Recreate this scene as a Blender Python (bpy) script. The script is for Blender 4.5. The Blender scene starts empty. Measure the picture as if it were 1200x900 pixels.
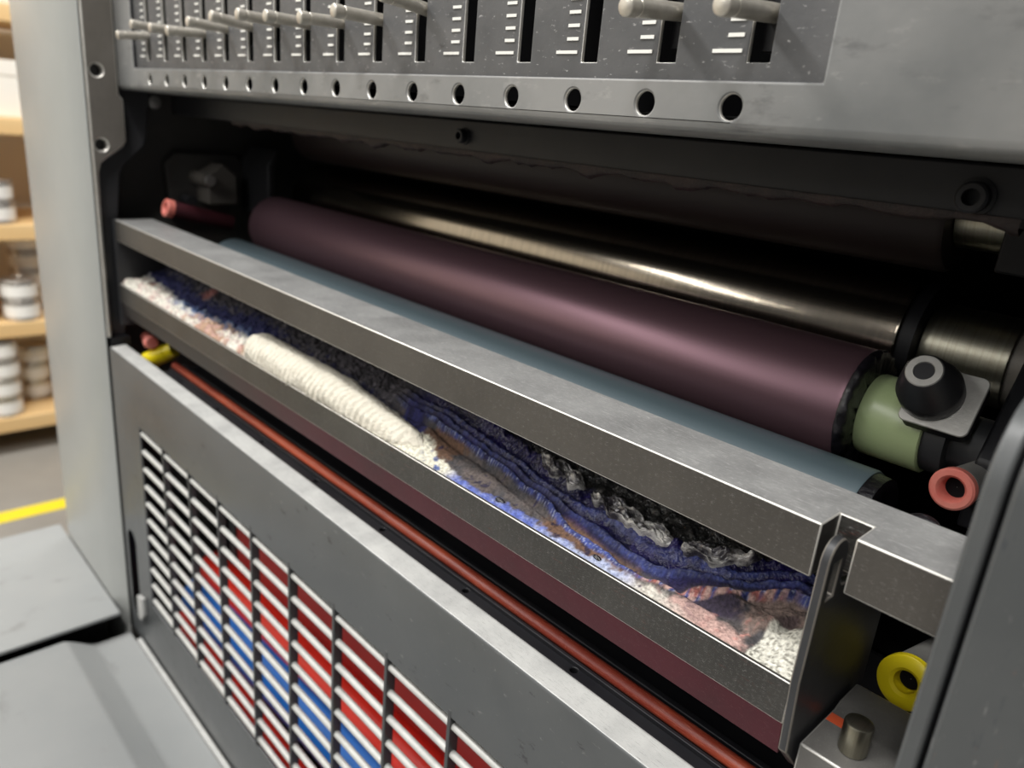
import bpy, bmesh, math, random
from mathutils import Vector, Matrix, noise
random.seed(7)
Z0 = 1.1                      # height of the viewpoint over the floor; shapes below are given relative to it
C = bpy.context.scene.collection
PI = math.pi

# ------------------------------------------------------------------ materials
def mat(name, col, rough=.5, metal=0., col2=None, ns=8., amt=(.35, .65), speck=None, bump=None,
        stretch=(1, 1, 1), coat=0., spec=.5, rvar=0., smudge=None, detail=6.):
    m = bpy.data.materials.new(name); m.use_nodes = True
    N, L = m.node_tree.nodes, m.node_tree.links
    b = N['Principled BSDF']
    b.inputs['Roughness'].default_value = rough; b.inputs['Metallic'].default_value = metal
    b.inputs['Specular IOR Level'].default_value = spec
    b.inputs['Coat Weight'].default_value = coat; b.inputs['Coat Roughness'].default_value = .12
    tc = N.new('ShaderNodeTexCoord'); mp = N.new('ShaderNodeMapping')
    mp.inputs['Scale'].default_value = stretch
    L.new(tc.outputs['Object'], mp.inputs['Vector'])
    c4 = lambda c: (c[0], c[1], c[2], 1)
    cur = None
    def nz(scale, det=detail, vec=mp, ro=.6):
        n = N.new('ShaderNodeTexNoise'); n.inputs['Scale'].default_value = scale
        n.inputs['Detail'].default_value = det; n.inputs['Roughness'].default_value = ro
        L.new(vec.outputs[0], n.inputs['Vector']); return n
    def ramp(src, a, bb):
        r = N.new('ShaderNodeMapRange'); r.inputs['From Min'].default_value = a; r.inputs['From Max'].default_value = bb
        L.new(src, r.inputs['Value']); return r.outputs['Result']
    def mix(fac, A, B):
        x = N.new('ShaderNodeMix'); x.data_type = 'RGBA'
        L.new(fac, x.inputs['Factor'])
        if isinstance(A, tuple): x.inputs['A'].default_value = c4(A)
        else: L.new(A, x.inputs['A'])
        x.inputs['B'].default_value = c4(B)
        return x.outputs['Result']
    cur = tuple(col)
    if col2:
        n = nz(ns); cur = mix(ramp(n.outputs['Fac'], *amt), cur, col2)
        if rvar:
            r = N.new('ShaderNodeMapRange'); r.inputs['To Min'].default_value = max(.03, rough - rvar); r.inputs['To Max'].default_value = min(1, rough + rvar)
            r.inputs['From Min'].default_value = amt[0]; r.inputs['From Max'].default_value = amt[1]
            L.new(n.outputs['Fac'], r.inputs['Value']); L.new(r.outputs['Result'], b.inputs['Roughness'])
    for sp in (smudge, speck):
        if not sp: continue
        for s in (sp if isinstance(sp, list) else [sp]):
            scol, sscale, a, bb = s[:4]; a -= .065; bb -= .075
            n = nz(sscale, 5., tc if len(s) < 5 else mp, .65); cur = mix(ramp(n.outputs['Fac'], a, bb), cur, scol)
    if isinstance(cur, tuple): b.inputs['Base Color'].default_value = c4(cur)
    else: L.new(cur, b.inputs['Base Color'])
    if bump:
        n = nz(bump[0], 6.); bp = N.new('ShaderNodeBump'); bp.inputs['Strength'].default_value = bump[1]
        bp.inputs['Distance'].default_value = bump[2] if len(bump) > 2 else .001
        L.new(n.outputs['Fac'], bp.inputs['Height']); L.new(bp.outputs['Normal'], b.inputs['Normal'])
    return m

M = {}
M['paint'] = mat('grey_machine_paint', (.100, .105, .106), .42, 0, (.135, .139, .138), 14, (.35, .7), bump=(420, .06),
                 smudge=[((.20, .20, .195), 26, .62, .82), ((.05, .05, .05), 40, .70, .80)], rvar=.08)
M['guardpaint'] = mat('guard_paint', (.060, .064, .066), .36, 0, (.080, .084, .085), 12, (.35, .7), bump=(300, .05),
                 smudge=[((.035, .035, .037), 34, .69, .74), ((.19, .19, .185), 90, .70, .80)], rvar=.08)
M['coverpaint'] = mat('stained_cover_paint', (.056, .060, .062), .36, 0, (.076, .080, .081), 12, (.35, .7), bump=(300, .05),
                 smudge=[((.030, .035, .045), 48, .67, .76), ((.17, .085, .055), 30, .70, .82), ((.19, .19, .185), 70, .70, .80)], rvar=.08)
M['edge'] = mat('worn_lit_edge_paint', (.38, .38, .37), .45, .1, (.52, .52, .50), 60, (.3, .7), speck=((.10, .10, .10), 120, .66, .74), bump=(500, .1))  # pale tone paints in the lit guard top; dark specks are chipped wear
M['panelpaint'] = mat('panel_paint', (.130, .135, .134), .44, 0, (.240, .238, .230), 9, (.36, .66), bump=(420, .06),
                 smudge=[((.36, .35, .33), 34, .64, .86), ((.08, .08, .08), 22, .66, .84)])
M['scale'] = mat('scale_plate_paint', (.062, .063, .065), .5, 0, (.105, .104, .105), 30, (.35, .7), bump=(600, .08),
                 speck=[((.42, .41, .40), 150, .68, .78), ((.04, .04, .04), 40, .66, .8)])
M['post'] = mat('light_grey_cover_paint', (.31, .32, .305), .27, 0, (.36, .365, .35), 6, (.3, .7), bump=(160, .10))
M['brown'] = mat('bare_frame_steel', (.165, .150, .130), .48, .25, (.215, .197, .175), 30, (.3, .7), bump=(300, .08), smudge=((.09, .088, .082), 18, .66, .84))
M['darkframe'] = mat('dark_frame_steel', (.022, .023, .025), .45, .0, (.036, .036, .039), 30, (.3, .7), bump=(300, .1))
M['inner'] = mat('inky_inner_wall', (.085, .082, .076), .6, 0, (.065, .063, .058), 22, (.3, .7), bump=(200, .1))
M['black'] = mat('black_paint', (.007, .007, .009), .46, 0, (.014, .014, .016), 30, (.35, .7), bump=(260, .08), speck=((.10, .10, .10), 210, .74, .8), spec=.3)
M['void'] = mat('void_shade_black', (.006, .006, .007), .8, spec=.1)  # near-black paints in the shade of hollows and the press interior
M['bare'] = mat('bare_worn_metal', (.62, .60, .55), .4, .6, (.75, .73, .68), 60, (.3, .7))
M['white'] = mat('white_mark_paint', (.80, .79, .74), .6, 0)
M['lever'] = mat('nickel_lever_steel', (.66, .62, .55), .32, .5, (.46, .43, .37), 120, (.35, .7), speck=((.16, .14, .12), 180, .66, .74))
M['purple'] = mat('purple_ink_rubber', (.18, .100, .124), .40, .7, (.21, .120, .142), 30, (.3, .7), stretch=(.06, 1, 1), bump=(900, .03), spec=.62)
M['upper'] = mat('brown_ink_rubber', (.022, .013, .013), .5, 0, (.03, .019, .018), 20, (.3, .7))
M['steel'] = mat('brushed_roller_steel', (.40, .345, .275), .18, 1., (.26, .23, .19), 3, (.3, .7), stretch=(180, 1, 1), bump=(8, .04, .0003))
M['journal'] = mat('turned_journal_steel', (.42, .40, .32), .34, 1., (.30, .28, .22), 3, (.3, .7), stretch=(260, 1, 1), speck=((.12, .11, .09), 240, .66, .72), bump=(8, .18, .0004))
M['blue'] = mat('blue_grey_rubber', (.095, .135, .155), .38, 0, (.120, .160, .178), 20, (.3, .7), stretch=(.15, 1, 1), bump=(500, .05))
M['green'] = mat('green_bearing_paint', (.36, .45, .23), .30, .0, (.40, .48, .26), 40, (.3, .7), speck=[((.03, .04, .02), 330, .66, .70), ((.52, .42, .32), 60, .72, .82)], bump=(300, .05))
M['ink'] = mat('wet_black_ink', (.007, .006, .009), .14, 0, None, bump=(520, .55, .002), coat=.4)
M['crust'] = mat('dried_ink_crust', (.012, .008, .008), .5, 0, (.03, .016, .014), 90, (.4, .7), bump=(500, .4, .002), spec=.3)
M['bar'] = mat('worn_bar_steel', (.050, .045, .039), .48, .15, (.076, .069, .060), 18, (.3, .7), bump=(300, .12),
               speck=[((.5, .49, .46), 230, .69, .74), ((.06, .055, .05), 26, .64, .74)])
M['bartop'] = mat('scuffed_lit_bar_top', (.27, .27, .265), .45, .1, (.17, .17, .168), 40, (.35, .7), bump=(420, .15),
               speck=[((.56, .555, .54), 48, .66, .82), ((.62, .61, .59), 190, .64, .74), ((.14, .14, .135), 60, .70, .78)])  # pale base paints in the overhead light; specks are scuffs
M['lip'] = mat('stained_tray_steel', (.024, .0225, .020), .40, .10, (.050, .047, .042), 24, (.3, .7), bump=(240, .15),
               speck=[((.45, .44, .42), 260, .675, .72), ((.17, .035, .02), 60, .70, .76)])
M['maroon'] = mat('maroon_stained_steel', (.078, .011, .019), .48, .0, (.050, .010, .015), 20, (.3, .7), bump=(240, .12), speck=((.32, .2, .2), 190, .72, .77), spec=.25)
M['rod'] = mat('orange_red_rod_paint', (.46, .085, .038), .36, 0, (.19, .026, .014), 18, (.38, .58), stretch=(.5, 3, 3), speck=[((.62, .27, .18), 90, .66, .74), ((.05, .02, .015), 120, .70, .76)], bump=(200, .1))
M['hosered'] = mat('red_hose', (.80, .030, .016), .32, 0, None, spec=.5)
M['ductred'] = mat('dark_red_duct', (.40, .024, .020), .45, 0, (.32, .020, .018), 20, (.3, .7))
M['hoseblue'] = mat('blue_hose', (.022, .18, .64), .32, 0, None)
M['wire'] = mat('pale_grille_wire', (.50, .50, .475), .45, .1, (.40, .40, .38), 120, (.3, .7))
M['strip'] = mat('grille_strip_paint', (.050, .052, .053), .45)
M['plate'] = mat('foot_plate_paint', (.235, .245, .245), .42, 0, (.275, .28, .275), 7, (.3, .7), bump=(260, .06), smudge=[((.175, .175, .17), 10, .66, .86), ((.4, .39, .37), 70, .75, .82)])
M['cast'] = mat('grey_cast_steel', (.17, .165, .155), .5, .3, (.105, .10, .094), 50, (.3, .7), bump=(500, .15), speck=((.42, .41, .38), 120, .68, .78))
M['alu'] = mat('cast_aluminium', (.52, .51, .48), .42, .7, (.42, .41, .385), 60, (.3, .7), bump=(500, .12), speck=((.16, .155, .15), 150, .70, .76))
M['knob'] = mat('black_plastic', (.014, .014, .016), .38, 0, (.024, .024, .026), 60, (.3, .7), bump=(500, .06))
M['redcap'] = mat('red_plastic', (.62, .135, .105), .45, 0, (.68, .25, .20), 80, (.35, .7))
M['yellow'] = mat('yellow_plastic', (.86, .70, .012), .35, 0, (.80, .62, .01), 80, (.3, .7))
M['orange'] = mat('orange_mark_paint', (.55, .085, .03), .5)
M['floor'] = mat('concrete_floor', (.25, .235, .21), .35, 0, (.33, .31, .275), 3, (.3, .7), bump=(60, .05))
M['wall'] = mat('cream_wall_paint', (.80, .74, .62), .8, 0, (.85, .80, .70), 2, (.3, .7))
M['wood'] = mat('pine_shelf_wood', (.72, .46, .20), .5, 0, (.80, .56, .28), 9, (.3, .7), stretch=(6, .4, 6))
M['tin'] = mat('tin_can_metal', (.62, .58, .53), .30, .8, (.5, .47, .43), 20, (.3, .7))
M['paper'] = mat('white_label_paper', (.86, .84, .80), .55)
M['card'] = mat('white_carton', (.84, .80, .72), .7)
M['line'] = mat('yellow_floor_paint', (.90, .72, .02), .5, 0, (.84, .66, .03), 20, (.3, .7))
M['whitecloth'] = mat('white_terry_cloth', (.80, .76, .65), .9, 0, (.70, .65, .54), 260, (.3, .65), bump=(900, .8, .002), spec=.2)
M['film'] = mat('glint_painted_ink_film', (.055, .050, .055), .20, .15, (.72, .70, .66), 95, (.44, .58), stretch=(.55, 1.5, 1.5), smudge=((.012, .008, .05), 75, .62, .70), bump=(420, .35, .001), coat=.6)  # white streaks paint reflections onto the dark film

def rag_mat():
    m = bpy.data.materials.new('stained_rag_cloth'); m.use_nodes = True
    N, L = m.node_tree.nodes, m.node_tree.links; b = N['Principled BSDF']
    a = N.new('ShaderNodeVertexColor'); a.layer_name = 'stain'
    tc = N.new('ShaderNodeTexCoord'); n = N.new('ShaderNodeTexNoise'); n.inputs['Scale'].default_value = 700; n.inputs['Detail'].default_value = 4
    L.new(tc.outputs['Object'], n.inputs['Vector'])
    mr = N.new('ShaderNodeMapRange'); mr.inputs['From Min'].default_value = .3; mr.inputs['From Max'].default_value = .7; mr.inputs['To Min'].default_value = .55; mr.inputs['To Max'].default_value = 1.3
    L.new(n.outputs['Fac'], mr.inputs['Value'])
    x = N.new('ShaderNodeMix'); x.data_type = 'RGBA'; x.blend_type = 'MULTIPLY'; x.inputs['Factor'].default_value = 1
    L.new(a.outputs['Color'], x.inputs['A']); L.new(mr.outputs['Result'], x.inputs['B']); L.new(x.outputs['Result'], b.inputs['Base Color'])
    L.new(a.outputs['Alpha'], b.inputs['Roughness'])
    bp = N.new('ShaderNodeBump'); bp.inputs['Strength'].default_value = .7; bp.inputs['Distance'].default_value = .0015
    L.new(n.outputs['Fac'], bp.inputs['Height']); L.new(bp.outputs['Normal'], b.inputs['Normal'])
    return m
M['rag'] = rag_mat()

# ------------------------------------------------------------------ mesh helpers
class MB:
    def __init__(s): s.bm = bmesh.new(); s.mats = []
    def mi(s, m):
        if m is None: return 0
        if m not in s.mats: s.mats.append(m)
        return s.mats.index(m)
    def add(s, vs, fs, m=None, smooth=False):
        k = s.mi(m); v = [s.bm.verts.new(p) for p in vs]
        for f in fs:
            try: q = s.bm.faces.new([v[i] for i in f])
            except ValueError: continue
            q.material_index = k; q.smooth = smooth
        return s
    def box(s, x0, x1, y0, y1, z0, z1, m=None):
        v = [(x, y, z) for x in (x0, x1) for y in (y0, y1) for z in (z0, z1)]
        return s.add(v, [(0, 1, 3, 2), (4, 6, 7, 5), (0, 4, 5, 1), (2, 3, 7, 6), (0, 2, 6, 4), (1, 5, 7, 3)], m)
    def prism(s, prof, a0, a1, axis='x', m=None):
        n = len(prof)
        def P(p, a): return {'x': (a, p[0], p[1]), 'y': (p[0], a, p[1]), 'z': (p[0], p[1], a)}[axis]
        v = [P(p, a0) for p in prof] + [P(p, a1) for p in prof]
        f = [tuple(range(n)), tuple(range(2 * n - 1, n - 1, -1))] + [(i, i + n, (i + 1) % n + n, (i + 1) % n) for i in range(n)]
        return s.add(v, f, m)
    def lathe(s, p0, d, prof, n=48, m=None, smooth=True, caps=True):
        d = Vector(d).normalized(); p0 = Vector(p0)
        u = d.orthogonal().normalized()
        if abs(d.x) > .99: u = Vector((0, 0, 1))
        w = d.cross(u)
        vs, fs = [], []
        for t, r in prof:
            for i in range(n):
                a = 2 * PI * i / n; vs.append(p0 + d * t + (u * math.cos(a) + w * math.sin(a)) * r)
        for j in range(len(prof) - 1):
            for i in range(n): fs.append((j * n + i, j * n + (i + 1) % n, (j + 1) * n + (i + 1) % n, (j + 1) * n + i))
        if caps: fs += [tuple(range(n - 1, -1, -1)), tuple((len(prof) - 1) * n + i for i in range(n))]
        return s.add(vs, fs, m, smooth)
    def cyl(s, p0, p1, r0, r1=None, n=32, m=None, ch=0.):
        r1 = r0 if r1 is None else r1; d = Vector(p1) - Vector(p0); l = d.length
        pr = [(0, r0), (l, r1)] if not ch else [(0, r0 - ch), (ch * .3, r0 - ch * .3), (ch, r0), (l - ch, r1), (l - ch * .3, r1 - ch * .3), (l, r1 - ch)]
        return s.lathe(p0, d, pr, n, m)
    def mesh(s, name):
        bmesh.ops.recalc_face_normals(s.bm, faces=s.bm.faces)
        me = bpy.data.meshes.new(name); s.bm.to_mesh(me); s.bm.free()
        return me
    def build(s, name, m, parent=None, bevel=0., seg=2, kind=None, cut=None, worn=None, soft=False):
        mats = ([m] if isinstance(m, str) else list(m)) if m else []
        if s.mats: mats = s.mats
        me = s.mesh(name)
        for k in mats: me.materials.append(M[k])
        o = bpy.data.objects.new(name, me); C.objects.link(o)
        if cut: boolean(o, cut)
        if not soft: o.data.set_sharp_from_angle(angle=math.radians(38))
        finish(o, parent)
        if bevel:
            b = o.modifiers.new('bevel', 'BEVEL'); b.width = bevel; b.segments = seg; b.limit_method = 'ANGLE'; b.angle_limit = math.radians(35); b.harden_normals = False
            if worn:
                o.data.materials.append(M[worn]); b.material = len(o.data.materials) - 1
        if kind: o['kind'] = kind
        return o

def worldloc(o):
    l = Vector(o.location)
    while o.parent: o = o.parent; l += Vector(o.location)
    return l
def finish(o, parent):
    me = o.data
    lo = Vector([min(v.co[i] for v in me.vertices) for i in range(3)]); hi = Vector([max(v.co[i] for v in me.vertices) for i in range(3)])
    base = Vector(((lo.x + hi.x) / 2, (lo.y + hi.y) / 2, lo.z))
    me.transform(Matrix.Translation(-base))
    w = base + Vector((0, 0, Z0))
    if parent is not None:
        pw = worldloc(parent); o.parent = parent; o.location = w - pw
    else: o.location = w
def boolean(o, cutter_mb):
    """cuts the shape of CUTTER_MB out of o; the cut faces take the cutter's material"""
    cm = cutter_mb.mats; me = cutter_mb.mesh('cut')
    for k in cm: me.materials.append(M[k])
    c = bpy.data.objects.new('cut', me); C.objects.link(c)
    b = o.modifiers.new('cut', 'BOOLEAN'); b.operation = 'DIFFERENCE'; b.object = c; b.solver = 'EXACT'
    try: b.material_mode = 'TRANSFER'
    except Exception: pass
    dg = bpy.context.evaluated_depsgraph_get(); dg.update()
    new = bpy.data.meshes.new_from_object(o.evaluated_get(dg), depsgraph=dg)
    o.modifiers.clear(); o.data = new; new.name = o.name
    bpy.data.objects.remove(c)
def tag(o, label, cat, group=None):
    o['label'] = label; o['category'] = cat
    if group: o['group'] = group
    return o
def thing(name, loc, label, cat, group=None):
    o = bpy.data.objects.new(name, None); C.objects.link(o); o.empty_display_size = .02
    o.location = (loc[0], loc[1], loc[2] + Z0); return tag(o, label, cat, group)

# ------------------------------------------------------------------ the room
FL = -Z0
o = MB().box(-4.2, 2.5, -6, 3, FL - .05, FL).build('floor', 'floor'); o['kind'] = 'structure'
o = MB().box(-3.12, -3.02, -6, 3, FL, 1.7).build('wall_left', 'wall'); o['kind'] = 'structure'
tag(MB().box(-2.225, -2.165, -3, 2.4, FL, FL + .0015).build('floor_marking_line', 'line'), 'yellow painted safety line on the floor in front of the can shelves', 'floor marking')

rack = thing('shelf_rack', (-2.79, .4, FL), 'pine board rack of stacked tins against the cream wall', 'shelf')
SH = [-.975, -.675, -.385, -.09, .205]
for z in SH: MB().box(-2.98, -2.6, -.9, 1.3, z - .047, z).build('shelf_board', 'wood', rack, bevel=.004)
for y in (-.92, 1.3):
    for x in (-2.98, -2.64): MB().box(x, x + .04, y, y + .03, FL, .5).build('upright', 'darkframe', rack)
_can = None
def can(x, y, z, label, group, r=.05, h=.06):
    global _can
    if _can is None:
        t = thing('ink_can', (x, y, z), label, 'can', group)
        b = [(0, r - .003), (.001, r), (.004, r), (.0045, r - .002), (h - .009, r - .002), (h - .0085, r - .0005), (h - .006, r - .0005)]
        MB().lathe((x, y, z), (0, 0, 1), b, 40).build('body', 'tin', t)
        MB().lathe((x, y, z + .011), (0, 0, 1), [(0, r - .0017), (.0002, r - .0012), (h - .026, r - .0012), (h - .0258, r - .0017)], 40).build('paper_label', 'paper', t)
        MB().lathe((x, y, z + h - .0062), (0, 0, 1), [(0, r), (.0045, r), (.006, r - .001), (.006, r - .005), (.004, r - .006)], 40).build('lid', 'tin', t)
        _can = t; return t
    r_ = _can.copy(); C.objects.link(r_); r_.location = (x, y, z + Z0); r_['label'] = label; r_['group'] = group
    for ch in list(_can.children):
        c = ch.copy(); C.objects.link(c); c.parent = r_
    return r_
ORD = ['bottom', 'second', 'third', 'fourth', 'topmost']
def pile(x, y, z, n, where, group):
    for k in range(n):
        w = 'topmost' if k == n - 1 else ORD[k]
        can(x + random.uniform(-.004, .004), y + random.uniform(-.004, .004), z + k * .0602, f'{w} paper-labelled tin {where}', group)
pile(-2.655, .425, SH[0], 4, 'of the front pile on the lowest shelf', 'ink tins on the lowest shelf')
pile(-2.78, .535, SH[0], 3, 'of the rear pile on the lowest shelf, beside the grey post', 'ink tins on the lowest shelf')
pile(-2.655, .315, SH[0], 4, 'of the pile at the picture edge on the lowest shelf', 'ink tins on the lowest shelf')
pile(-2.655, .500, SH[1], 2, 'of the short front pile on the second shelf up', 'ink tins on the second shelf')
pile(-2.81, .555, SH[1], 4, 'of the tall rear pile on the second shelf up', 'ink tins on the second shelf')
pile(-2.665, .385, SH[1], 4, 'of the pile at the picture edge on the second shelf up', 'ink tins on the second shelf')
pile(-2.66, .462, SH[2], 2, 'of the small front pile on the third shelf up', 'ink tins on the third shelf')
pile(-2.70, .355, SH[2], 2, 'of the pile at the picture edge on the third shelf up', 'ink tins on the third shelf')
bx = thing('carton', (-2.77, .45, SH[3]), 'plain white carton on the shelf board above the tins', 'box')
MB().box(-2.92, -2.64, .25, .60, SH[3], SH[3] + .15).build('body', 'card', bx, bevel=.003)
MB().box(-2.922, -2.638, .248, .602, SH[3] + .11, SH[3] + .152).build('lid', 'card', bx, bevel=.003)

# ------------------------------------------------------------------ press frame and covers
fr = thing('press_frame', (-.36, .45, FL), 'dark steel side frames and inner walls of the printing press', 'machine frame')
prof = [(.1925, -.50), (.1935, -.1024), (.1945, -.061), (.1965, -.054), (.214, -.041), (.217, -.036), (.217, -.004), (.2138, -.001), (.2138, .25), (.1935, .25)]
prof = [(.1905, -.20), (.1935, -.20)] + prof[1:-1] + [(.1905, .25)]
hc = MB()
for y, z in ((.1985, .016), (.1978, -.040)): hc.cyl((-.705, y, z), (-.68, y, z), .0046, n=28, m='bare')
side = MB().prism(prof, -.698, -.6895, 'x', 'brown').build('side_plate', 'brown', fr, cut=hc, bevel=.0017, worn='bare')
MB().prism([(.1925, -.50), (.1925, -.2005), (.2085, -.2005), (.2085, -.5)], -.6984, -.6895, 'x').build('gap_shade_plate', 'black', fr)  # black plate paints in the dark gap between post and guard
MB().prism([(.1905, -.5), (.2085, -.5), (.2085, -.1027), (.2127, -.064), (.216, -.057), (.2335, -.040), (.2355, -.034), (.2405, .002), (.2405, .25), (.1905, .25)], -.708, -.6985, 'x').build('inner_side_plate', 'darkframe', fr, bevel=.0012)
MB().box(-.745, -.735, .205, .62, -.6, .25).build('inner_wall', 'inner', fr)
MB().box(-.735, .06, .60, .62, -.6, .25).build('shade_back_wall', 'void', fr)  # closing walls from here on, added so the press interior stays dark
MB().box(-.735, .06, .30, .60, -.20, -.19).build('shade_floor', 'void', fr)
MB().box(-.020, -.010, .30, .60, -.6, .25).build('shade_side_wall', 'void', fr)
MB().box(-.735, .06, .262, .60, .012, .022).build('shade_roof', 'void', fr)
MB().box(-.735, .06, .298, .302, -.62, -.19).build('shade_lower_wall', 'void', fr)

pc = tag(MB().prism([(-.862, .180), (-.711, .180), (-.6905, .1898), (-.7095, .1902), (-.7095, .2000), (-.862, .2000)], FL, .35, 'z').build('cover_post', 'post', bevel=.002),
         'light grey upright cover post between the shelves and the inking unit', 'machine cover')

# pins, bracket and bolts on the inner left wall
lm = thing('roller_bracket', (-.715, .29, -.09), 'dark cast roller bracket with hex bolts on the inner wall by the red-tipped lever', 'bracket')
MB().prism([(.262, -.10), (.258, -.055), (.268, -.045), (.325, -.045), (.335, -.06), (.33, -.10)], -.735, -.722, 'x').build('backplate', 'inner', lm, bevel=.002)
MB().prism([(.285, -.088), (.284, -.062), (.30, -.052), (.312, -.062), (.312, -.088)], -.722, -.695, 'x').build('arm', 'brown', lm, bevel=.0015)
MB().cyl((-.722, .284, -.066), (-.690, .284, -.066), .0062, n=24).build('collar', 'brown', lm)
MB().lathe((-.690, .284, -.066), (1, 0, 0), [(0, .0052), (.004, .0052)], 6, smooth=False).build('hex_bolt', 'alu', lm, bevel=.0004)
MB().cyl((-.72, .272, -.085), (-.70, .272, -.085), .0045, n=20).build('pin', 'darkframe', lm)
MB().prism([(.325, -.095), (.325, -.05), (.333, -.035), (.337, -.035), (.331, -.052), (.331, -.095)], -.715, -.66, 'x').build('finger', 'darkframe', lm, bevel=.001)
for y, z, nm in ((.2475, -.0045, 'steel stud high on the inner left wall near the frame corner'), (.309, -.006, 'blurred pale stud on the inner wall behind the frame-corner stud')):
    t = thing('wall_stud', (-.72, y, z), nm, 'bolt', 'studs on the inner left wall')
    MB().cyl((-.735, y, z), (-.712, y, z), .0042, n=20).build('shank', 'brown', t)
    MB().cyl((-.712, y, z), (-.7075, y, z), .0052, n=24, ch=.001).build('head', 'alu', t)

# right-hand covers
def roundprof(x0, x1, z0, z1, r, n=10):
    p = [(x1, z0), (x1, z1)]
    for i in range(n + 1):
        a = PI / 2 + PI / 2 * i / n; p.append((x0 + r + r * math.cos(a), z1 - r + r * math.sin(a)))
    return p + [(x0, z0)]
def bent(y, ztop, r, th=.003, back=.30):
    o_ = [(y, -.6)]; i_ = [(y + th, -.6)]
    for k in range(13):
        a = PI - PI / 2 * k / 12
        o_.append((y + r + r * math.cos(a), ztop - r + r * math.sin(a))); i_.append((y + r + (r - th) * math.cos(a), ztop - r + (r - th) * math.sin(a)))
    o_.append((back, ztop)); i_.append((back, ztop - th))
    return o_ + i_[::-1]
tag(MB().prism(bent(.1785, -.0445, .020), -.0346, -.0302, 'x').build('cover_edge', 'guardpaint', bevel=.0009, seg=3),
    'narrow grey border strip of the side cover beside the yellow lever cap', 'machine cover')
cv = thing('side_cover', (.0, .18, -.6), 'grey side cover plate at the near right edge, smudged with dark and orange stains', 'machine cover')
MB().prism(bent(.1780, -.0440, .020), -.0290, .06, 'x').build('panel', 'coverpaint', cv, bevel=.0010)
MB().prism(bent(.1818, -.0478, .0165, .002), -.0335, -.0255, 'x').build('gap_shade_strip', 'void', cv)  # black strip added behind the gap between the covers to darken it
def patch(x, y, z, rx, rz, seed, n=26):
    vs = []
    for i in range(n):
        a = 2 * PI * i / n; k = 1 + .35 * noise.noise((math.cos(a) * 1.3, math.sin(a) * 1.3, seed))
        vs.append((x + rx * k * math.cos(a), y, z + rz * k * math.sin(a)))
    return vs
M['bluestain'] = mat('blue_ink_stain', (.018, .035, .055), .5)
M['ruststain'] = mat('orange_ink_stain', (.16, .075, .045), .5, 0, (.11, .10, .095), 60, (.3, .7))

# ------------------------------------------------------------------ ink key panel
kp = thing('ink_key_panel', (-.36, .22, .0), 'grey ink key panel with slotted scale plate and a row of pin levers', 'control panel')
W, Hh = .0045, .0022
fp = [(.2145, .26), (.2145, .0075), (.2155, .0048), (.2180, .0035), (.262, .0030), (.262, .0052), (.2184, .0057), (.2167, .0080), (.2167, .26)]
cut = MB(); cut.box(-.6545, -.106, .20, .23, .0195, .30, 'scale')
for i in range(16): cut.cyl((-.621 + .0325 * i, .205, .012), (-.621 + .0325 * i, .2205, .012), .0038, n=28, m='bare')
MB().prism(fp, -.696, -.02, 'x', 'panelpaint').build('front_frame', 'panelpaint', kp, cut=cut, bevel=.0008)
SX = [-.628 + .0333 * i for i in range(16)]
cut = MB()
for x in SX: cut.box(x - .0037, x + .0037, .21, .225, .0248, .135, 'bare')
MB().box(-.66, -.10, .2172, .2192, .0165, .26, 'scale').build('scale_plate', 'scale', kp, cut=cut, bevel=.0005)
sp = [c for c in kp.children if c.name.startswith('scale_plate')][0]
for x in SX:
    mk = MB()
    for k in range(12):
        z = .0281 + .0044 * k; w = .0103 if k % 10 == 0 else .0055
        mk.box(x - .0057 - w, x - .0057, .21685, .2173, z - .00055, z + .00055)
    mk.build('tick_scale', 'white', sp)
MB().box(-.69, -.02, .258, .2615, .006, .26).build('backing', 'void', kp)  # near-black sheet paints in the dark depth behind the slots
TIPS = [(.1962, .0395, .0418), (.1950, .0456, .0451), (.1956, .0426, .0432), (.1941, .0396, .0414), (.1940, .0439, .0432), (.1940, .0459, .0436),
        (.1943, .0456, .0450), (.1938, .0435, .0431), (.1947, .0417, .0426), (.1933, .0431, .0430), (.1960, .0485, .0463), None, None, None,
        (.1937, .0376, .0400), (.1936, .0366, .0385)]
for x, tp in zip(SX, TIPS):
    if not tp: continue
    y, z, ze = tp
    lv = MB(); lv.lathe((x, y, z), (0, .2185 - y, ze - z), [(0, .0025), (.0003, .0029), (.0006, .0030), (.0042, .0030), (.0044, .0026), (.0054, .0026), (.0056, .0028), (.034, .0028)], 28)
    lo = lv.build('key_lever', 'lever', kp)
    MB().box(x - .0028, x + .0028, .2225, .235, z - .008, z + .008).build('slider', 'black', lo)

# cross beam below the panel
cb = thing('cross_beam', (-.36, .262, -.013), 'dark flat cross beam under the ink key panel, crusted with dried ink', 'beam')
MB().box(-.70, -.045, .258, .266, -.0125, .0025).build('bar', 'black', cb, bevel=.0008)
for x, z, r in ((-.3097, -.0053, .0034), (-.0735, -.0072, .0046)):
    t = MB(); t.lathe((x, .2585, z), (0, -1, 0), [(0, r * 1.25), (.001, r * 1.25), (.0012, r), (.0042, r), (.0048, r * .85), (.0048, r * .55), (.002, r * .5)], 28, caps=False)
    t.build('cap_screw', 'black', cb)
cr = MB(); n = 260; vs = []; fs = []
for i in range(n + 1):
    x = -.58 + .52 * i / n; d = .0015 + .004 * max(0, noise.noise((x * 60, 3, 1)) + .25) + .002 * max(0, noise.noise((x * 220, 1, 1)))
    for y, z in ((.2572, -.0118), (.2568, -.0128 - d * .5), (.2595, -.0126 - d), (.264, -.0126 - d * .5)): vs.append((x, y, z))
for i in range(n):
    for j in range(3): fs.append((i * 4 + j, i * 4 + 4 + j, i * 4 + 5 + j, i * 4 + 1 + j))
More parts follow.
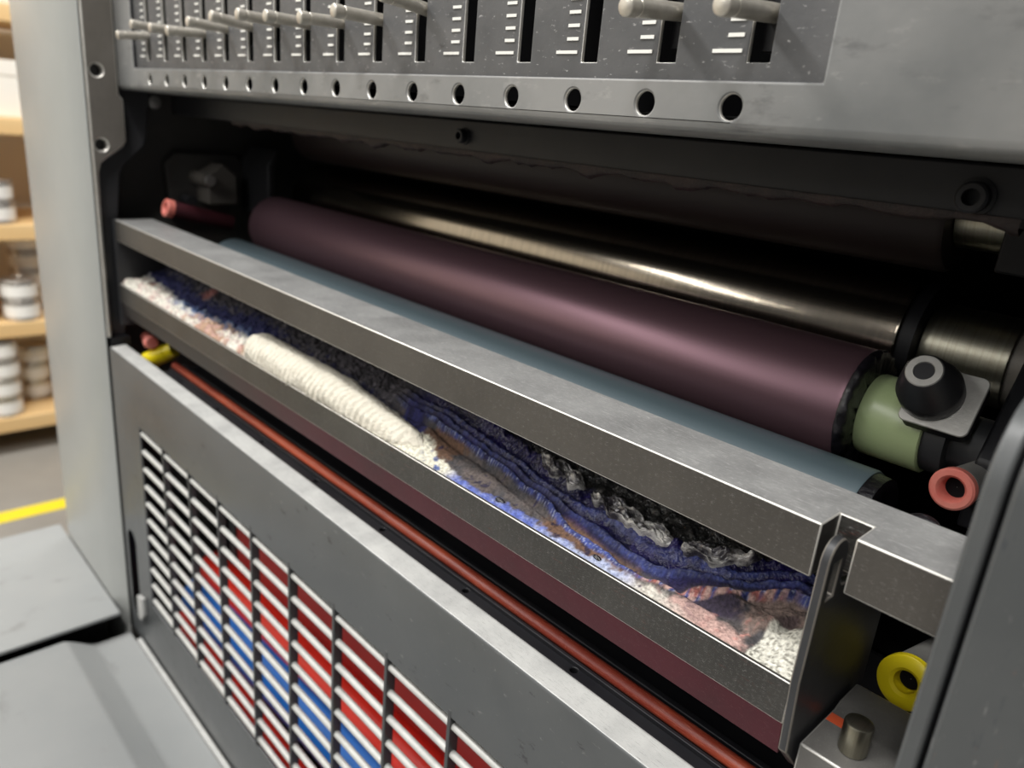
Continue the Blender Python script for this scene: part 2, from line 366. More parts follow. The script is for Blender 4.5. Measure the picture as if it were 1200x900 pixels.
o = cr.add(vs, fs, None, True).build('ink_crust', 'crust', cb, soft=True); o['label'] = 'lumpy dried ink along the lower edge'

# ------------------------------------------------------------------ rollers (all along X)
def rl(mb, cy, cz, pr, n=72, m=None):   # pr: (x, r)
    x0 = pr[0][0]; return mb.lathe((x0, cy, cz), (1, 0, 0), [(x - x0, r) for x, r in pr], n, m)
PY, PZ = .321, -.0995
t = thing('ink_roller', (-.375, PY, PZ - .026), 'glossy purple ink roller with green painted journal', 'roller')
rl(MB(), PY, PZ, [(-.640, .022), (-.6395, .0245), (-.637, .026), (-.1145, .026), (-.1125, .0255)]).build('sleeve', 'purple', t)
e = MB(); n = 96; prof = [(-.1132, .0252), (-.1124, .0261), (-.1112, .0262), (-.1098, .0255), (-.1088, .0238), (-.1083, .017)]; vs, fs = [], []
for j, (x, r) in enumerate(prof):
    for i in range(n):
        a = 2 * PI * i / n; q = noise.noise((math.cos(a) * 9, math.sin(a) * 9, x * 900)) + .6 * noise.noise((math.cos(a) * 22, math.sin(a) * 22, x * 1500))
        rr = r + .0010 * q; vs.append((x + .0011 * q, PY + rr * math.cos(a), PZ + rr * math.sin(a)))
for j in range(len(prof) - 1):
    for i in range(n): fs.append((j * n + i, j * n + (i + 1) % n, j * n + n + (i + 1) % n, j * n + n + i))
fs.append(tuple((len(prof) - 1) * n + i for i in range(n)))
o = e.add(vs, fs, None, True).build('ink_collar', 'ink', t, soft=True); o['label'] = 'lumpy wet black ink around the roller end'
rl(MB(), PY, PZ, [(-.1086, .0150), (-.1082, .0166), (-.1068, .0172), (-.0835, .0172), (-.083, .0166)]).build('journal', 'green', t)
rl(MB(), PY, PZ, [(-.083, .0155), (-.075, .0155), (-.0745, .011), (-.05, .011)]).build('shaft', 'darkframe', t)
rl(MB(), PY, PZ, [(-.668, .010), (-.640, .012)]).build('shaft', 'darkframe', t)

SY, SZ = .3755, -.0769
t = thing('steel_roller', (-.375, SY, SZ - .0307), 'brushed steel oscillating roller right behind the purple roller', 'roller')
rl(MB(), SY, SZ, [(-.655, .0292), (-.6543, .0304), (-.653, .0307), (-.1156, .0307), (-.1146, .0304), (-.1142, .0298)]).build('drum', 'steel', t)
rl(MB(), SY, SZ, [(-.1142, .0285), (-.1085, .0278), (-.1080, .018)]).build('collar', 'black', t)
rl(MB(), SY, SZ, [(-.1080, .0190), (-.1075, .0197), (-.0735, .0197), (-.073, .0192)]).build('journal', 'journal', t)
rl(MB(), SY, SZ, [(-.073, .0180), (-.025, .0180)]).build('shaft', 'brown', t)
rl(MB(), SY, SZ, [(-.676, .0150), (-.6555, .0150)]).build('shaft', 'journal', t)

UY, UZ = .360, -.018
t = thing('distributor_roller', (-.375, UY, UZ - .024), 'dull brown-black roller highest in the shadow under the beam', 'roller')
rl(MB(), UY, UZ, [(-.640, .022), (-.638, .024), (-.1065, .024), (-.1045, .0225)]).build('sleeve', 'upper', t)
rl(MB(), UY, UZ, [(-.1045, .0112), (-.1038, .0128), (-.0825, .0132), (-.082, .0125)]).build('journal', 'journal', t)
rl(MB(), UY, UZ, [(-.082, .008), (-.04, .008)]).build('shaft', 'darkframe', t)
rl(MB(), UY, UZ, [(-.67, .008), (-.64, .008)]).build('shaft', 'darkframe', t)

BY, BZ = .281, -.131
t = thing('fountain_roller', (-.365, BY, BZ - .022), 'blue-grey rubber roller low behind the flat tray bar', 'roller')
rl(MB(), BY, BZ, [(-.640, .019), (-.639, .021), (-.637, .022), (-.0895, .022), (-.0885, .0216)]).build('sleeve', 'blue', t)
rl(MB(), BY, BZ, [(-.0885, .0212), (-.0835, .0205), (-.0828, .017), (-.084, .011), (-.080, .0105), (-.079, .009)]).build('end_cap', 'ink', t)
rl(MB(), BY, BZ, [(-.079, .007), (-.05, .007)]).build('shaft', 'darkframe', t)
rl(MB(), BY, BZ, [(-.67, .007), (-.64, .007)]).build('shaft', 'darkframe', t)

# ------------------------------------------------------------------ bearing clamp with knob
nv = Vector((0, -.81, .586)).normalized(); uv = Vector((1, 0, 0)); wv = nv.cross(uv).normalized()
if wv.z < 0: wv = -wv
pcn = Vector((-.0784, .302, -.0805))
t = thing('bearing_clamp', tuple(pcn), 'silver square clamp plate with black conical socket knob over the green journal', 'clamp')
def slab(mb, c, hx, hw, r, th, n=6, m=None):
    pts = []
    for sx, sw, a0 in ((1, 1, 0), (-1, 1, PI / 2), (-1, -1, PI), (1, -1, 1.5 * PI)):
        for i in range(n + 1):
            a = a0 + PI / 2 * i / n; pts.append((sx * (hx - r) + r * math.cos(a), sw * (hw - r) + r * math.sin(a)))
    k = len(pts); vs = [c + uv * a + wv * b for a, b in pts] + [c + uv * a + wv * b - nv * th for a, b in pts]
    return mb.add(vs, [tuple(range(k)), tuple(range(2 * k - 1, k - 1, -1))] + [(i, i + k, (i + 1) % k + k, (i + 1) % k) for i in range(k)], m)
slab(MB(), pcn, .0122, .0122, .003, .0012).build('plate', 'alu', t, bevel=.0004)
slab(MB(), pcn - nv * .0012, .0118, .0118, .003, .006).build('block', 'black', t, bevel=.0005)
kc = pcn + uv * -.0045 + wv * .001
kn = MB().lathe(kc, nv, [(0, .0108), (.0005, .0113), (.0060, .0113), (.0068, .0110), (.0182, .0070), (.0190, .0064)], 56).build('knob', 'knob', t)
rg = MB().lathe(kc + nv * .0190, nv, [(-.003, .0062), (.0002, .0062), (.0005, .0059), (.0005, .0036), (.0002, .0034), (-.003, .0034)], 48, caps=False).build('ring', 'alu', kn)
MB().lathe(kc + nv * .0190, nv, [(-.0032, .0036), (-.003, .0036)], 6, smooth=False).build('socket', 'void', kn)

t = thing('pivot_housing', (-.045, .36, -.2), 'black pivot housing beside the clamp plate, half hidden by the side cover', 'housing')
MB().prism([(.300, -.125), (.300, -.098), (.330, -.062), (.345, -.055), (.43, -.055), (.43, -.125)], -.0625, -.030, 'x').build('body', 'black', t, bevel=.0012)
MB().box(-.074, -.03, .345, .42, -.135, -.118).build('foot', 'darkframe', t, bevel=.001)
t = thing('bearing_block', (-.05, .36, -.04), 'black bearing block with round cap screw at the end of the uppermost roller', 'bearing')
MB().box(-.0825, -.03, .335, .41, -.036, .006).build('body', 'black', t, bevel=.001)
MB().lathe((-.0660, .3352, -.0305), (0, -1, 0), [(0, .0052), (.004, .0052), (.0046, .0044)], 28).build('cap_screw', 'darkframe', t)

# ------------------------------------------------------------------ levers with red and yellow ends
def pipe_lever(name, tip, d, L, r, cap, label, m2='darkframe', caplen=.006, hole=.55):
    d = Vector(d).normalized(); tip = Vector(tip); t = thing(name, tuple(tip), label, 'lever', {'throw_lever': 'red-ended levers', 'tray_lever': 'yellow-ended levers'}[name])
    o = MB().lathe(tip, d, [(.006, r * hole * .9), (.001, r * hole), (0, r * (hole + .12)), (0, r * .9), (.0007, r), (caplen, r), (caplen + .0003, r * .95)], 40, caps=False).build('end_cap', cap, t)
    MB().lathe(tip, d, [(.0058, r * hole * .95), (.006, .0002)], 24, caps=False).build('bore', 'void', o)
    MB().lathe(tip, d, [(max(caplen, .0066), r * .9), (L, r * .86)], 32).build('shaft', m2, t)
    return t
pipe_lever('throw_lever', (-.0625, .2790, -.1043), (.05, 1, -.10), .055, .0074, 'redcap', 'lever with hollow red end near the tray bar, beside the blue-grey roller end', 'alu', .004)
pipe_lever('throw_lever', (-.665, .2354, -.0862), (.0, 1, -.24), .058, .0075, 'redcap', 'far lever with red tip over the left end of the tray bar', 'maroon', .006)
pipe_lever('tray_lever', (-.0545, .258, -.1695), (.06, 1, -.18), .045, .0096, 'yellow', 'lever with notched yellow end cap, half hidden by the side cover', 'alu', .0035, .42)
t = pipe_lever('tray_lever', (-.672, .2150, -.2195), (.55, .45, .38), .03, .0075, 'yellow', 'blurred lever with plain yellow sleeve at the far end of the orange rod', 'yellow', .022)
t = thing('stop_pin', (-.672, .222, -.203), 'small red stop pin over the far yellow sleeve', 'pin')
MB().lathe((-.690, .222, -.203), (1, -.2, .1), [(0, .0045), (.022, .0045), (.024, .006), (.030, .006), (.032, .0045)], 24).build('stem', 'redcap', t)
t = thing('hose_fitting', (-.075, .30, -.14), 'shiny black fitting under the near red-ended lever', 'fitting')
MB().lathe((-.066, .272, -.124), (.1, -.6, .8), [(0, .008), (.004, .008), (.0045, .0065), (.0085, .0065), (.009, .005), (.009, .0035), (.006, .003)], 32, caps=False).build('collar', 'ink', t)
MB().cyl((-.066, .272, -.128), (-.066, .300, -.165), .0065, n=24).build('stem', 'black', t)

# ------------------------------------------------------------------ ink tray with flat bar
tr = thing('ink_tray', (-.38, .22, -.185), 'ink-stained steel wash tray with worn flat bar across its top', 'tray')
cut = MB(); cut.box(-.0740, -.0640, .19, .2150, -.13, -.08, 'lip')
MB().box(-.689, -.0362, .203, .2335, -.1165, -.099, 'bar').build('flat_bar', 'bar', tr, cut=cut, bevel=.00045, worn='bare')
o = [c for c in tr.children if c.name.startswith('flat_bar')][0]; o.data.materials.append(M['bartop']); ti = len(o.data.materials) - 1
zt = max(v.co.z for v in o.data.vertices)
for p in o.data.polygons:
    if p.normal.z > .9 and abs(p.center.z - zt) < 1e-4: p.material_index = ti
MB().prism([(.2020, -.190), (.2020, -.0992), (.2345, -.0992), (.2345, -.118), (.262, -.125), (.262, -.19)], -.6935, -.6892, 'x').build('end_plate', 'darkframe', tr, bevel=.0006)
TT = -.1085
pp = [(.2000, -.150), (.2000, TT)]
for i in range(9): a = PI - PI * i / 8; pp.append((.2062 + .0062 * math.cos(a), TT + .0062 * math.sin(a)))
pp += [(.2124, -.118), (.214, -.120), (.262, -.130), (.262, -.19), (.2145, -.19), (.2035, -.178)]
cut = MB(); cut.box(-.08, -.06, .2040, .2088, -.122, TT - .001, 'lip')
o = MB().prism(pp, -.0713, -.0683, 'x', 'darkframe').build('end_plate', 'darkframe', tr, cut=cut, bevel=.0005, worn='brown')
MB().box(-.6892, -.0713, .2025, .2042, -.1680, -.1530).build('front_wall', 'lip', tr, bevel=.0003, worn='bare')
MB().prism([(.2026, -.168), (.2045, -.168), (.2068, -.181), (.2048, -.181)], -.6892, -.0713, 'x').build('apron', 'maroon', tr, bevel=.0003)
MB().prism([(.250, -.170), (.248, -.150), (.236, -.119), (.2385, -.118), (.2515, -.150), (.253, -.170)], -.6892, -.0713, 'x').build('blade', 'lip', tr, bevel=.0003)
MB().box(-.6892, -.0713, .2043, .2525, -.1735, -.1705).build('base', 'lip', tr)

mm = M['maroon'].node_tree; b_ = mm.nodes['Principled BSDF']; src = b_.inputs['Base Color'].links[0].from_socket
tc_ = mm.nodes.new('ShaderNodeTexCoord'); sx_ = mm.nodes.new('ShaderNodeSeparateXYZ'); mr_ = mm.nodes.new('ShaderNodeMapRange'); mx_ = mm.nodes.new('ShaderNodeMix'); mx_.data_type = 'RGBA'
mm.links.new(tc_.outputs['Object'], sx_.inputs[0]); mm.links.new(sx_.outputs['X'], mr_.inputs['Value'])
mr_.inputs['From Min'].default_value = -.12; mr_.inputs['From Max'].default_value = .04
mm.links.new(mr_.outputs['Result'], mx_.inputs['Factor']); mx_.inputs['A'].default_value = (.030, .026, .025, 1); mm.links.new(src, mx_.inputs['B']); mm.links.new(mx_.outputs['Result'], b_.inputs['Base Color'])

# ------------------------------------------------------------------ cloths in the tray
def lerp(pts, x):
    if x <= pts[0][0]: return pts[0][1]
    for (a, b), (c, d) in zip(pts, pts[1:]):
        if x <= c: return b + (d - b) * (x - a) / (c - a)
    return pts[-1][1]
def mixc(a, b, t): t = max(0, min(1, t)); return tuple(p + (q - p) * t for p, q in zip(a, b))
def sm(a, b, x): t = max(0, min(1, (x - a) / (b - a))); return t * t * (3 - 2 * t)
PLEAT = [(-.335, .80), (-.303, .74), (-.284, .76), (-.262, .68), (-.241, .63), (-.218, .56), (-.198, .48), (-.174, .39), (-.154, .34), (-.137, .33), (-.123, .38), (-.110, .52), (-.099, .72), (-.088, .86), (-.07, .9)]
WHITE, NAVY, INDIGO, BLUE = (.66, .64, .56), (.008, .007, .040), (.016, .011, .095), (.060, .085, .30)
BROWN, TAUPE, GREYP, PINK = (.125, .068, .042), (.105, .085, .078), (.055, .052, .056), (.46, .30, .265)
def fbm(x, y, z=0, o=4):
    s, a = 0, 1
    for k in range(o): s += a * noise.noise((x, y, z + 7 * k)); x *= 2.03; y *= 2.03; a *= .5
    return s
def bump_(x, q, x0, sx, q0, sq): return math.exp(-((x - x0) / sx) ** 2 - ((q - q0) / sq) ** 2)
CORDS = ((-.10, .030), (-.015, .032), (.085, .035))
def cordw(x, q, k):
    p = lerp(PLEAT, x) + .014 * math.sin(x * 190) + .025 * noise.noise((x * 50, 2, 2))
    dq, wd = CORDS[k]; spread = 1 + .9 * sm(-.20, -.16, x) - .5 * sm(-.13, -.11, x)
    return math.exp(-((q - p - dq * spread * (1 + .30 * noise.noise((x * 30, k, 0)))) / (wd * (1 + .4 * sm(-.2, -.16, x)))) ** 2)
def rag_col(x, q):
    n1 = fbm(x * 60, q * 2.6, 1); n2 = fbm(x * 240, q * 9, 5); n3 = fbm(x * 900, q * 34, 9)
    p = lerp(PLEAT, x) + .02 * n1
    c = mixc(GREYP, TAUPE, .45 + 1.2 * n1 + .5 * n2)
    c = mixc(c, BROWN, sm(.25, .6, bump_(x, q, -.268, .016, .35, .6) + bump_(x, q, -.163, .024, .15, .6) + .35 * n1 + .2 * n2))
    c = mixc(c, (.030, .022, .040), sm(.3, .65, bump_(x, q, -.112, .017, .34, .15) + .35 * n1 + .1 * n2))
    c = mixc(c, (.20, .145, .125), sm(.3, .7, bump_(x, q, -.090, .012, .50, .3) + .3 * n1 + .35 * n2))
    c = mixc(c, (.055, .035, .04), .8 * sm(.45, .75, bump_(x, q, -.0845, .004, .47 + (x + .0845) * 20, .10) + .2 * n2))
    c = mixc(c, PINK, sm(.3, .75, 1.15 * bump_(x, q, -.108, .019, .06, .14) + .3 * n1 + .3 * n2))
    c = mixc(c, (.48, .20, .17), .7 * sm(.25, .55, n2) * bump_(x, q, -.096, .010, .16, .2))
    wc = mixc(WHITE, (.25, .24, .20), sm(.10, .45, n3)); c = mixc(c, wc, sm(.38, .55, 1.1 * math.exp(-((x + .0795) / .0095) ** 4 - ((q - .10) / .34) ** 4) + .12 * n1 + .08 * n2))
    lip = lerp([(-.30, .5), (-.275, .38), (-.258, .20), (-.240, .10), (-.232, .09), (-.20, .11), (-.17, .09), (-.15, .08), (-.13, .10), (-.1, .08)], x)
    lc = mixc((.10, .135, .42), (.40, .44, .58), sm(-.20, -.155, x) * .9 + .7 * n2); lc = mixc(lc, (.56, .52, .46), sm(-.145, -.130, x)); lc = mixc(lc, mixc((.68, .65, .53), (.09, .13, .30), sm(.12, .3, n2 + .25 * n1) * sm(-.275, -.255, x)), 1 - sm(-.250, -.236, x))
    c = mixc(c, lc, sm(lip + .03, lip - .03, q + .06 * n2 + .05 * n1) * sm(-.105, -.13, x))
    c = mixc(c, NAVY, .8 * sm(.28, .42, n2 * .6 + n1 * .5 - .08) * sm(-.10, -.13, x))
    # wet ink behind the folded edges
    bc = mixc(NAVY, INDIGO, .35 + 1.4 * n1); bc = mixc(bc, (.020, .020, .020), sm(p + .26, p + .42, q + .12 * n1))
    bc = mixc(bc, (.075, .072, .068), sm(.2, .5, n2) * sm(p + .20, p + .40, q) * .7)
    c = mixc(c, bc, sm(p - .13, p - .06, q))
    # folded, stitched cloth edges
    for k in range(3):
        w = cordw(x, q, k)
        pc_ = mixc((.014, .013, .060), BLUE, .28 + .8 * n2 + .35 * sm(-.2, -.16, x)); pc_ = mixc(pc_, (.34, .37, .50), sm(.25, .55, n3 + .35 * math.sin(x * 3800 + 3 * k)) * (.7 if k == 0 else .28))
        if k == 0 and x > -.140:
            pc_ = mixc(pc_, mixc(PINK, (.28, .09, .08), sm(-.1, .3, n2)), sm(-.2, .3, n2 + .5 * math.sin(x * 1500) + .35) * sm(-.140, -.130, x) * sm(-.083, -.095, x))
        c = mixc(c, pc_, sm(.25, .7, w) * (1 if k == 0 else .62))
    # indigo tongue under the white roll's end
    c = mixc(c, mixc(NAVY, (.03, .03, .13), .5 + n2), sm(.4, .65, bump_(x, q, -.296, .016, .52 - (x + .296) * 9, .20) + .15 * n2))
    if x < -.29:
        lq = lerp([(-.69, .50), (-.64, .46), (-.60, .34), (-.555, .32), (-.50, .50), (-.47, .45), (-.44, .30), (-.3, .1)], x)
        lcw = mixc(WHITE, (.42, .27, .18), sm(.1, .45, n1 * .7 + math.exp(-((x + .515) / .028) ** 2) * .75 + .2 * n2)); lcw = mixc(lcw, (.50, .30, .28), .6 * sm(.05, .45, n2 + .1))
        lcw = mixc(lcw, (.09, .16, .30), sm(lq - .22, lq + .02, q + .2 * n2) * sm(-.62, -.58, x))
        bk = mixc((.014, .016, .075), (.055, .050, .056), sm(lq + .28, lq + .50, q + .2 * n2))
        bk = mixc(bk, (.125, .112, .125), sm(.12, .45, n2) * sm(lq + .25, lq + .5, q))
        bk = mixc(bk, (.35, .13, .11), .8 * sm(.4, .8, bump_(x, q, -.585, .012, .85, .18) + .2 * n2))
        l = mixc(lcw, bk, sm(lq - .06, lq + .08, q + .12 * n2))
        c = mixc(l, c, sm(-.325, -.305, x))
    return c
def rag_rough(x, q):
    p = lerp(PLEAT, x)
    return .92 - .77 * sm(p - .10, p + .10, q) * sm(-.33, -.28, x)
def rag_h(x, q):
    p = lerp(PLEAT, x); n1 = fbm(x * 45, q * 2.2, 3); n2 = fbm(x * 160, q * 8, 6); n3 = fbm(x * 420, q * 20, 4)
    on = sm(-.345, -.31, x)
    h = .0014 * n1 + .0006 * n2 + .0002 * n3
    for k, am in enumerate((.0030, .0030, .0026)): h += on * am * (cordw(x, q, k) ** .8) * (1 + .12 * n2)
    h -= on * .0022 * math.exp(-((q - p + .17) / .05) ** 2)
    h += on * .0030 * math.exp(-((q - p - .26) / .07) ** 2) * (1 + .5 * n2) + on * sm(p + .1, p + .3, q) * (.0012 * n2 + .0004 * n3)
    h += .0038 * bump_(x, q, -.106, .015, .38, .13) - .0030 * bump_(x, q, -.118, .02, .27, .05)
    h += .0035 * bump_(x, q, -.088, .006, .40 + (x + .088) * 18, .10) - .0030 * bump_(x, q, -.083, .004, .48 + (x + .083) * 18, .06) + .003 * bump_(x, q, -.0775, .004, .5, .25)
    if x < -.30: h += (.0026 * fbm(x * 90, q * 4, 8) + .0012 * n3 + .0025 * sm(.6, .2, q)) * (1 - on)
    return h
NX, NQ = 1300, 120
mb = MB(); vs, fs, cols = [], [], []
for i in range(NX + 1):
    x = -.6885 + (.6885 - .0722) * i / NX
    for j in range(NQ + 1):
        q = -.10 + 1.45 * j / NQ; qq = max(q, -.02)
        y = .2046 + .0385 * max(0, qq) * (1 if q < 1.12 else 1); y = min(y, .2475)
        k = -.75 + .175 * qq; z = y * k + rag_h(x, q) * sm(-.05, .08, q) - (.012 * -min(0, q) / .1)
        if q > 1.0: z = min(z, -.1235) - (q - 1) * .015
        vs.append((x, y, z)); cc = rag_col(x, q); cols.append((*[max(.004, v) for v in cc], rag_rough(x, q)))
for i in range(NX):
    for j in range(NQ):
        a = i * (NQ + 1) + j; fs.append((a, a + 1, a + NQ + 2, a + NQ + 1))
mb.add(vs, fs, None, True); me = mb.mesh('ink_stained_rag'); me.materials.append(M['rag'])
ca = me.color_attributes.new('stain', 'FLOAT_COLOR', 'POINT')
for i, c in enumerate(cols): ca.data[i].color = c
rag = bpy.data.objects.new('ink_stained_rag', me); C.objects.link(rag); finish(rag, None)
tag(rag, 'long folded rag soaked with blue, brown and pink ink, lying in the tray', 'rag')

# white rolled cloth
vs, fs = [], []; n, L = 56, 300
for i in range(L + 1):
    s = i / L; x = -.456 + .186 * s
    env = min(1, math.sqrt(max(0, 1 - (1 - min(1, s / .045)) ** 2))) * (1 - .30 * sm(.5, .93, s)) * math.sqrt(max(0.02, 1 - sm(.86, 1, s) ** 2))
    r0 = .0104 * env + .0004
    for j in range(n):
        a = 2 * PI * j / n
        rib = .00045 * math.sin(x * 1250 + a * 2.5 + 2 * noise.noise((x * 60, a, 0))) + .0006 * noise.noise((x * 330, a * 5, 1)) + .0008 * noise.noise((x * 70, a * 1.5, 4))
        r = r0 + rib * env
        vs.append((x, .2142 - .0012 * s + 1.05 * r * math.cos(a) , -.1492 - .0040 * sm(.45, 1, s) + r * math.sin(a)))
for i in range(L):
    for j in range(n): fs.append((i * n + j, i * n + (j + 1) % n, i * n + n + (j + 1) % n, i * n + n + j))
fs += [tuple(range(n)), tuple(L * n + j for j in range(n - 1, -1, -1))]
tag(MB().add(vs, fs, None, True).build('rolled_cloth', 'whitecloth', soft=True), 'clean white terry cloth rolled up along the tray lip', 'cloth')

# wrinkled skins of ink on top of the rag, white reflections painted in
def film(name, x0, x1, q0, q1, seed, label, up=.0022, cover=.5):
    vs, fs = [], []; a, b = 110, 60
    for i in range(a + 1):
        for j in range(b + 1):
            s, u = i / a, j / b
            x = x0 + (x1 - x0) * s; qm = lerp(PLEAT, x)
            lo = q0 + .07 * noise.noise((x * 150, seed, 0)) + .10 * (2 * s - 1) ** 4; hi = q1 + .08 * noise.noise((x * 130, seed, 5)) - .12 * (2 * s - 1) ** 4
            q = qm + lo + (hi - lo) * u
            edge = sm(0, .10, s) * sm(1, .90, s) * sm(0, .10, u) * sm(1, .90, u)
            y = .2046 + .0385 * q; z = y * (-.75 + .175 * q) + rag_h(x, q)
            ru = abs(noise.noise((x * 60 + u * 1.2, u * 2.6, seed))); rv = abs(noise.noise((x * 120 + u * 2, u * 7, seed + 3))); rw = abs(noise.noise((x * 260 + u * 6, u * 16, seed + 8)))
            hh = up * edge * (.6 + .5 * (1 - 2 * ru) + .28 * (1 - 2 * rv) + .10 * (1 - 2 * rw)) - .0008 * (1 - edge)
            vs.append((x, y - hh * .5, z + hh))
    for i in range(a):
        for j in range(b): k = i * (b + 1) + j; fs.append((k, k + 1, k + b + 2, k + b + 1))
    return tag(MB().add(vs, fs, None, True).build(name, 'film', soft=True), label, 'ink skin', 'ink skins on the rag')
film('ink_skin', -.216, -.184, .20, .44, 3, 'smallest wrinkled ink skin with painted reflections, nearest the white rolled cloth')
film('ink_skin', -.181, -.134, .17, .46, 11, 'large wrinkled ink skin with painted reflections in the middle of the blue rag')
film('ink_skin', -.132, -.104, .16, .40, 23, 'glossy wrinkled ink skin nearest the right end plate of the tray')
for (x, q, w, nm) in ((-.2105, .10, .0032, 'larger shiny black ink blob on the blue edge of the rag'), (-.1545, .09, .0024, 'smaller shiny black ink blob on the brown part of the rag')):
    y = .2046 + .0385 * q; z = y * (-.75 + .175 * q) + rag_h(x, q)
    b_ = MB().lathe((x - w, y, z), (1, 0, -.12), [(2 * w * t, .42 * w * math.sqrt(max(.0, 1 - (2 * t - 1) ** 2)) + .00005) for t in [k / 14 for k in range(15)]], 24)
    tag(b_.build('ink_blob', 'ink', soft=True), nm, 'ink blob', 'ink blobs on the rag')

# ------------------------------------------------------------------ rail and rod behind the guard
t = thing('guide_rail', (-.37, .225, -.24), 'black perforated rail lying behind the grille guard', 'rail')
cut = MB()
for i in range(9): cut.cyl((-.58 + .07 * i, .2100, -.222), (-.58 + .07 * i, .2100, -.2), .0017, n=16, m='void')
MB().box(-.610, -.04, .2062, .242, -.222, -.2095, 'black').build('body', 'black', t, cut=cut, bevel=.0005)
MB().box(-.610, -.04, .2120, .2138, -.2095, -.2075).build('ridge', 'black', t, bevel=.0003)
MB().box(-.610, -.04, .2215, .2245, -.2095, -.2050).build('ridge', 'black', t, bevel=.0005)
t = thing('safety_rod', (-.36, .2172, -.2095), 'scuffed orange-red rod running along behind the grille guard', 'rod')
MB().cyl((-.612, .2172, -.2066), (-.05, .2172, -.2066), .0029, n=24, ch=.0006).build('bar', 'rod', t)
MB().box(-.575, -.570, .2150, .2195, -.2145, -.2060).build('clip', 'rod', t, bevel=.0004)

# ------------------------------------------------------------------ grille guard
g = thing('grille_guard', (-.36, .197, -.498), 'dark grey guard panel with a wire grille in front of coloured hoses', 'guard')
cut = MB(); cut.box(-.6245, -.045, .18, .1985, -.4345, -.2605, 'guardpaint')
cut.prism([(-.669 + .0105 * math.cos(PI * i / 10), -.389 + .0105 * math.sin(PI * i / 10)) for i in range(11)] + [(-.669 - .0105 * math.cos(PI * i / 10), -.457 - .0105 * math.sin(PI * i / 10)) for i in range(11)], .18, .1985, 'y', 'void')
gp = [(.1900, -.2085), (.1908, -.2072), (.2030, -.2062), (.2040, -.2070), (.2040, -.2150), (.2022, -.2150), (.2022, -.2092), (.1922, -.2100), (.1922, -.492), (.2022, -.497), (.2022, -.499), (.1900, -.4935)]
MB().prism(gp, -.6868, -.0395, 'x', 'guardpaint').build('panel', 'guardpaint', g, cut=cut, bevel=.0006)
o = [c for c in g.children if c.name.startswith('panel')][0]; o.data.materials.append(M['edge']); ti = len(o.data.materials) - 1
zt = max(v.co.z for v in o.data.vertices)
for p in o.data.polygons:
    if p.normal.z > .55 and p.center.z > zt - .004: p.material_index = ti  # top faces get the paler tone, light painted into the colour
for i in range(11):
    z = -.2665 - .0163 * i
    MB().cyl((-.6242, .1925, z), (-.0452, .1925, z), .0020, n=16).build('grille_wire', 'wire', g)
for i in range(11):
    x = -.5733 + .0515 * i
    MB().box(x - .0012, x + .0012, .1898, .1955, -.4340, -.2565).build('grille_strip', 'strip', g, bevel=.0003)
MB().box(-.66, -.04, .1965, .1985, -.2585, -.2400).build('stiffener', 'edge', g)
MB().prism([(-.655, -.4385), (-.640, -.4345), (-.640, -.452), (-.648, -.462), (-.655, -.462)], .1862, .1898, 'y').build('latch', 'edge', g, bevel=.0006)

# hoses and duct behind the grille
def hose(name, y, z, r, x0, m, label, sl=0., cat='hose'):
    t = thing(name, (-.33, y, z - r), label, cat, 'hoses behind the grille')
    MB().lathe((x0, y, z), (1, 0, sl), [(0, r * .55), (.002, r * .8), (.006, r * .96), (.010, r), (.60, r)], 40).build('tube', m, t)
    MB().lathe((x0 - .02, y, z - .02 * sl), (1, 0, sl), [(0, r * .5), (.021, r * .5)], 24).build('nipple', 'darkframe', t)
hose('air_hose', .246, -.411, .0150, -.628, 'hosered', 'thick bright red hose behind the grille, right above the blue one', .052)
hose('air_hose', .246, -.452, .0240, -.650, 'hoseblue', 'thick blue hose in the middle behind the grille', .046)
hose('air_hose', .226, -.482, .0105, -.66, 'hosered', 'thin red hose lowest behind the grille, under the blue one', -.02)
t = thing('air_duct', (-.33, .265, -.37), 'dark red flat duct behind the top rows of the grille', 'duct')
MB().box(-.590, -.03, .254, .282, -.4020, -.3330).build('body', 'ductred', t, bevel=.003)
MB().box(-.600, -.588, .252, .284, -.4040, -.3310).build('flange', 'darkframe', t, bevel=.001)

# ------------------------------------------------------------------ foot plates
t = thing('foot_plate', (-.79, -.06, FL), 'flat light grey foot plate in front of the cover post', 'foot plate')
MB().box(-.890, -.683, -.30, .1788, -.4735, -.47).build('tread', 'plate', t, bevel=.0008)
MB().box(-.880, -.700, -.29, .17, FL, -.4737).build('base', 'black', t)
t = thing('stepped_foot_plate', (-.28, -.05, FL), 'grey foot plate with a stepped channel along the guard foot', 'foot plate')
MB().prism([(-.30, -.4765), (.128, -.4765), (.1325, -.4785), (.150, -.4895), (.155, -.491), (.1845, -.491), (.1845, -.4935), (.154, -.4935), (.148, -.492), (.1315, -.481), (.128, -.4790), (-.30, -.4790)], -.677, -.040, 'x').build('tread', 'plate', t, bevel=.0006)
MB().box(-.665, -.045, -.29, .182, FL, -.4945).build('base', 'black', t)
MB().box(-.66, -.04, .1848, .1886, -.4995, -.489).build('back_flange', 'edge', t, bevel=.0005)
M['darkpaint'] = M['paint']

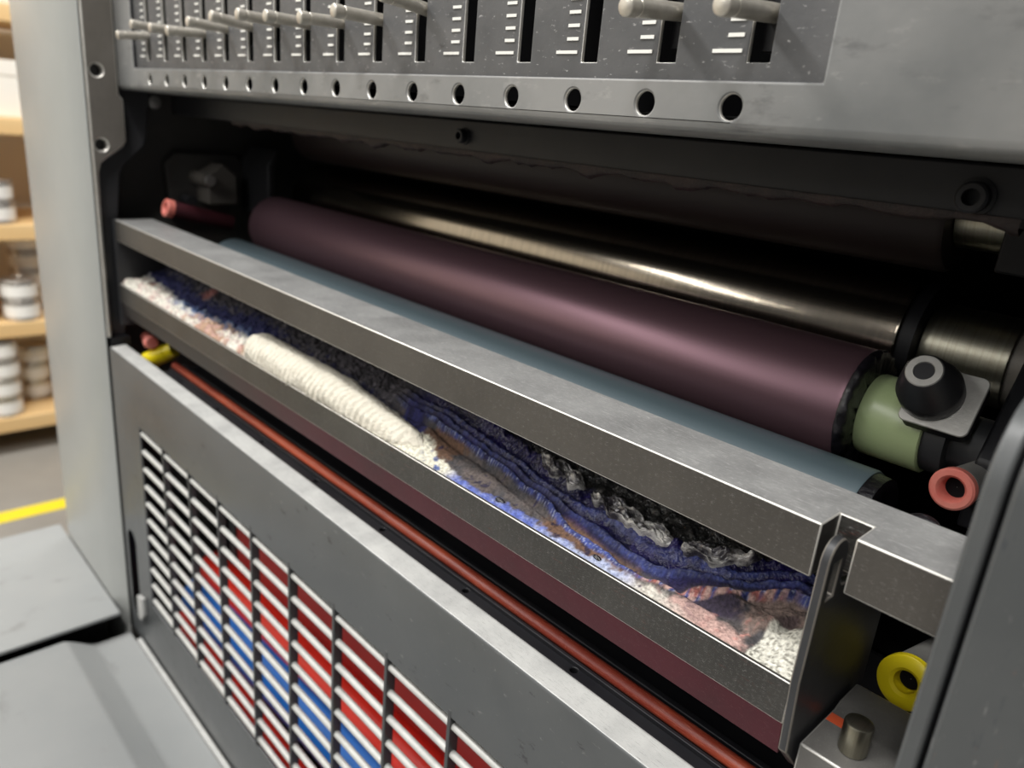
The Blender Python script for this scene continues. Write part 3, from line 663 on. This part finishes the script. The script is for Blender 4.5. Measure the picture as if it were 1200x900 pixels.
# ------------------------------------------------------------------ tray support block at the lower right
t = thing('support_block', (-.05, .23, -.19), 'bare metal support block with a steel pin and an orange paint mark', 'block')
MB().prism([(.2080, -.200), (.2080, -.1750), (.2330, -.1750), (.2365, -.1735), (.2500, -.1735), (.2500, -.200)], -.0668, -.0315, 'x').build('body', 'cast', t, bevel=.0007, worn='alu')
MB().cyl((-.0545, .2185, -.1750), (-.0545, .2185, -.1640), .0044, n=32, ch=.0007).build('pin', 'journal', t)
o = MB().box(-.0662, -.0590, .2252, .2298, -.1750, -.1748).build('paint_mark', 'orange', t); o['label'] = 'orange paint mark'
MB().cyl((-.0610, .2060, -.1890), (-.0610, .2105, -.1890), .0035, n=24, ch=.0006).build('screw', 'alu', t)

# ------------------------------------------------------------------ light
def area(name, loc, sx, sy, power, rot=(0, 0, 0), col=(1, .985, .96)):
    l = bpy.data.lights.new(name, 'AREA'); l.shape = 'RECTANGLE'; l.size = sx; l.size_y = sy; l.energy = power; l.color = col
    o = bpy.data.objects.new(name, l); C.objects.link(o); o.location = (loc[0], loc[1], loc[2] + Z0); o.rotation_euler = rot
    return o
area('ceiling_or_fill_lamp', (.3, -2.4, 1.55), .22, 4.2, 50)
area('ceiling_or_fill_lamp', (-1.9, -3.0, 1.55), .22, 6.0, 120)
area('ceiling_or_fill_lamp', (-.4, -.45, 1.55), 1.6, .22, 34)
area('ceiling_or_fill_lamp', (-1.6, .9, 1.55), .22, 2.6, 45)  # added fill lamp that brightens the shelves and the wall
w = bpy.data.worlds.new('World'); bpy.context.scene.world = w; w.use_nodes = True
w.node_tree.nodes['Background'].inputs[0].default_value = (.98, .99, 1, 1); w.node_tree.nodes['Background'].inputs[1].default_value = .11

# ------------------------------------------------------------------ camera
cd = bpy.data.cameras.new('Camera'); cam = bpy.data.objects.new('Camera', cd); C.objects.link(cam)
cd.sensor_fit = 'HORIZONTAL'; cd.sensor_width = 36; cd.lens = 889 / 1200 * 36; cd.clip_start = .01
R = ((.68136452, .28768724, -.67303673), (.72691297, -.15833748, .66822659), (.08567332, -.94454502, -.31700913))
m3 = Matrix([(r[0], -r[1], -r[2]) for r in R])
cam.matrix_world = Matrix.Translation((0, 0, Z0)) @ m3.to_4x4()
cd.dof.use_dof = True; cd.dof.focus_distance = .275; cd.dof.aperture_fstop = 10.5
sc = bpy.context.scene; sc.camera = cam
sc.view_settings.view_transform = 'Standard'; sc.view_settings.look = 'None'; sc.view_settings.gamma = 1; sc.view_settings.use_curve_mapping = False
sc.view_settings.exposure = 0.
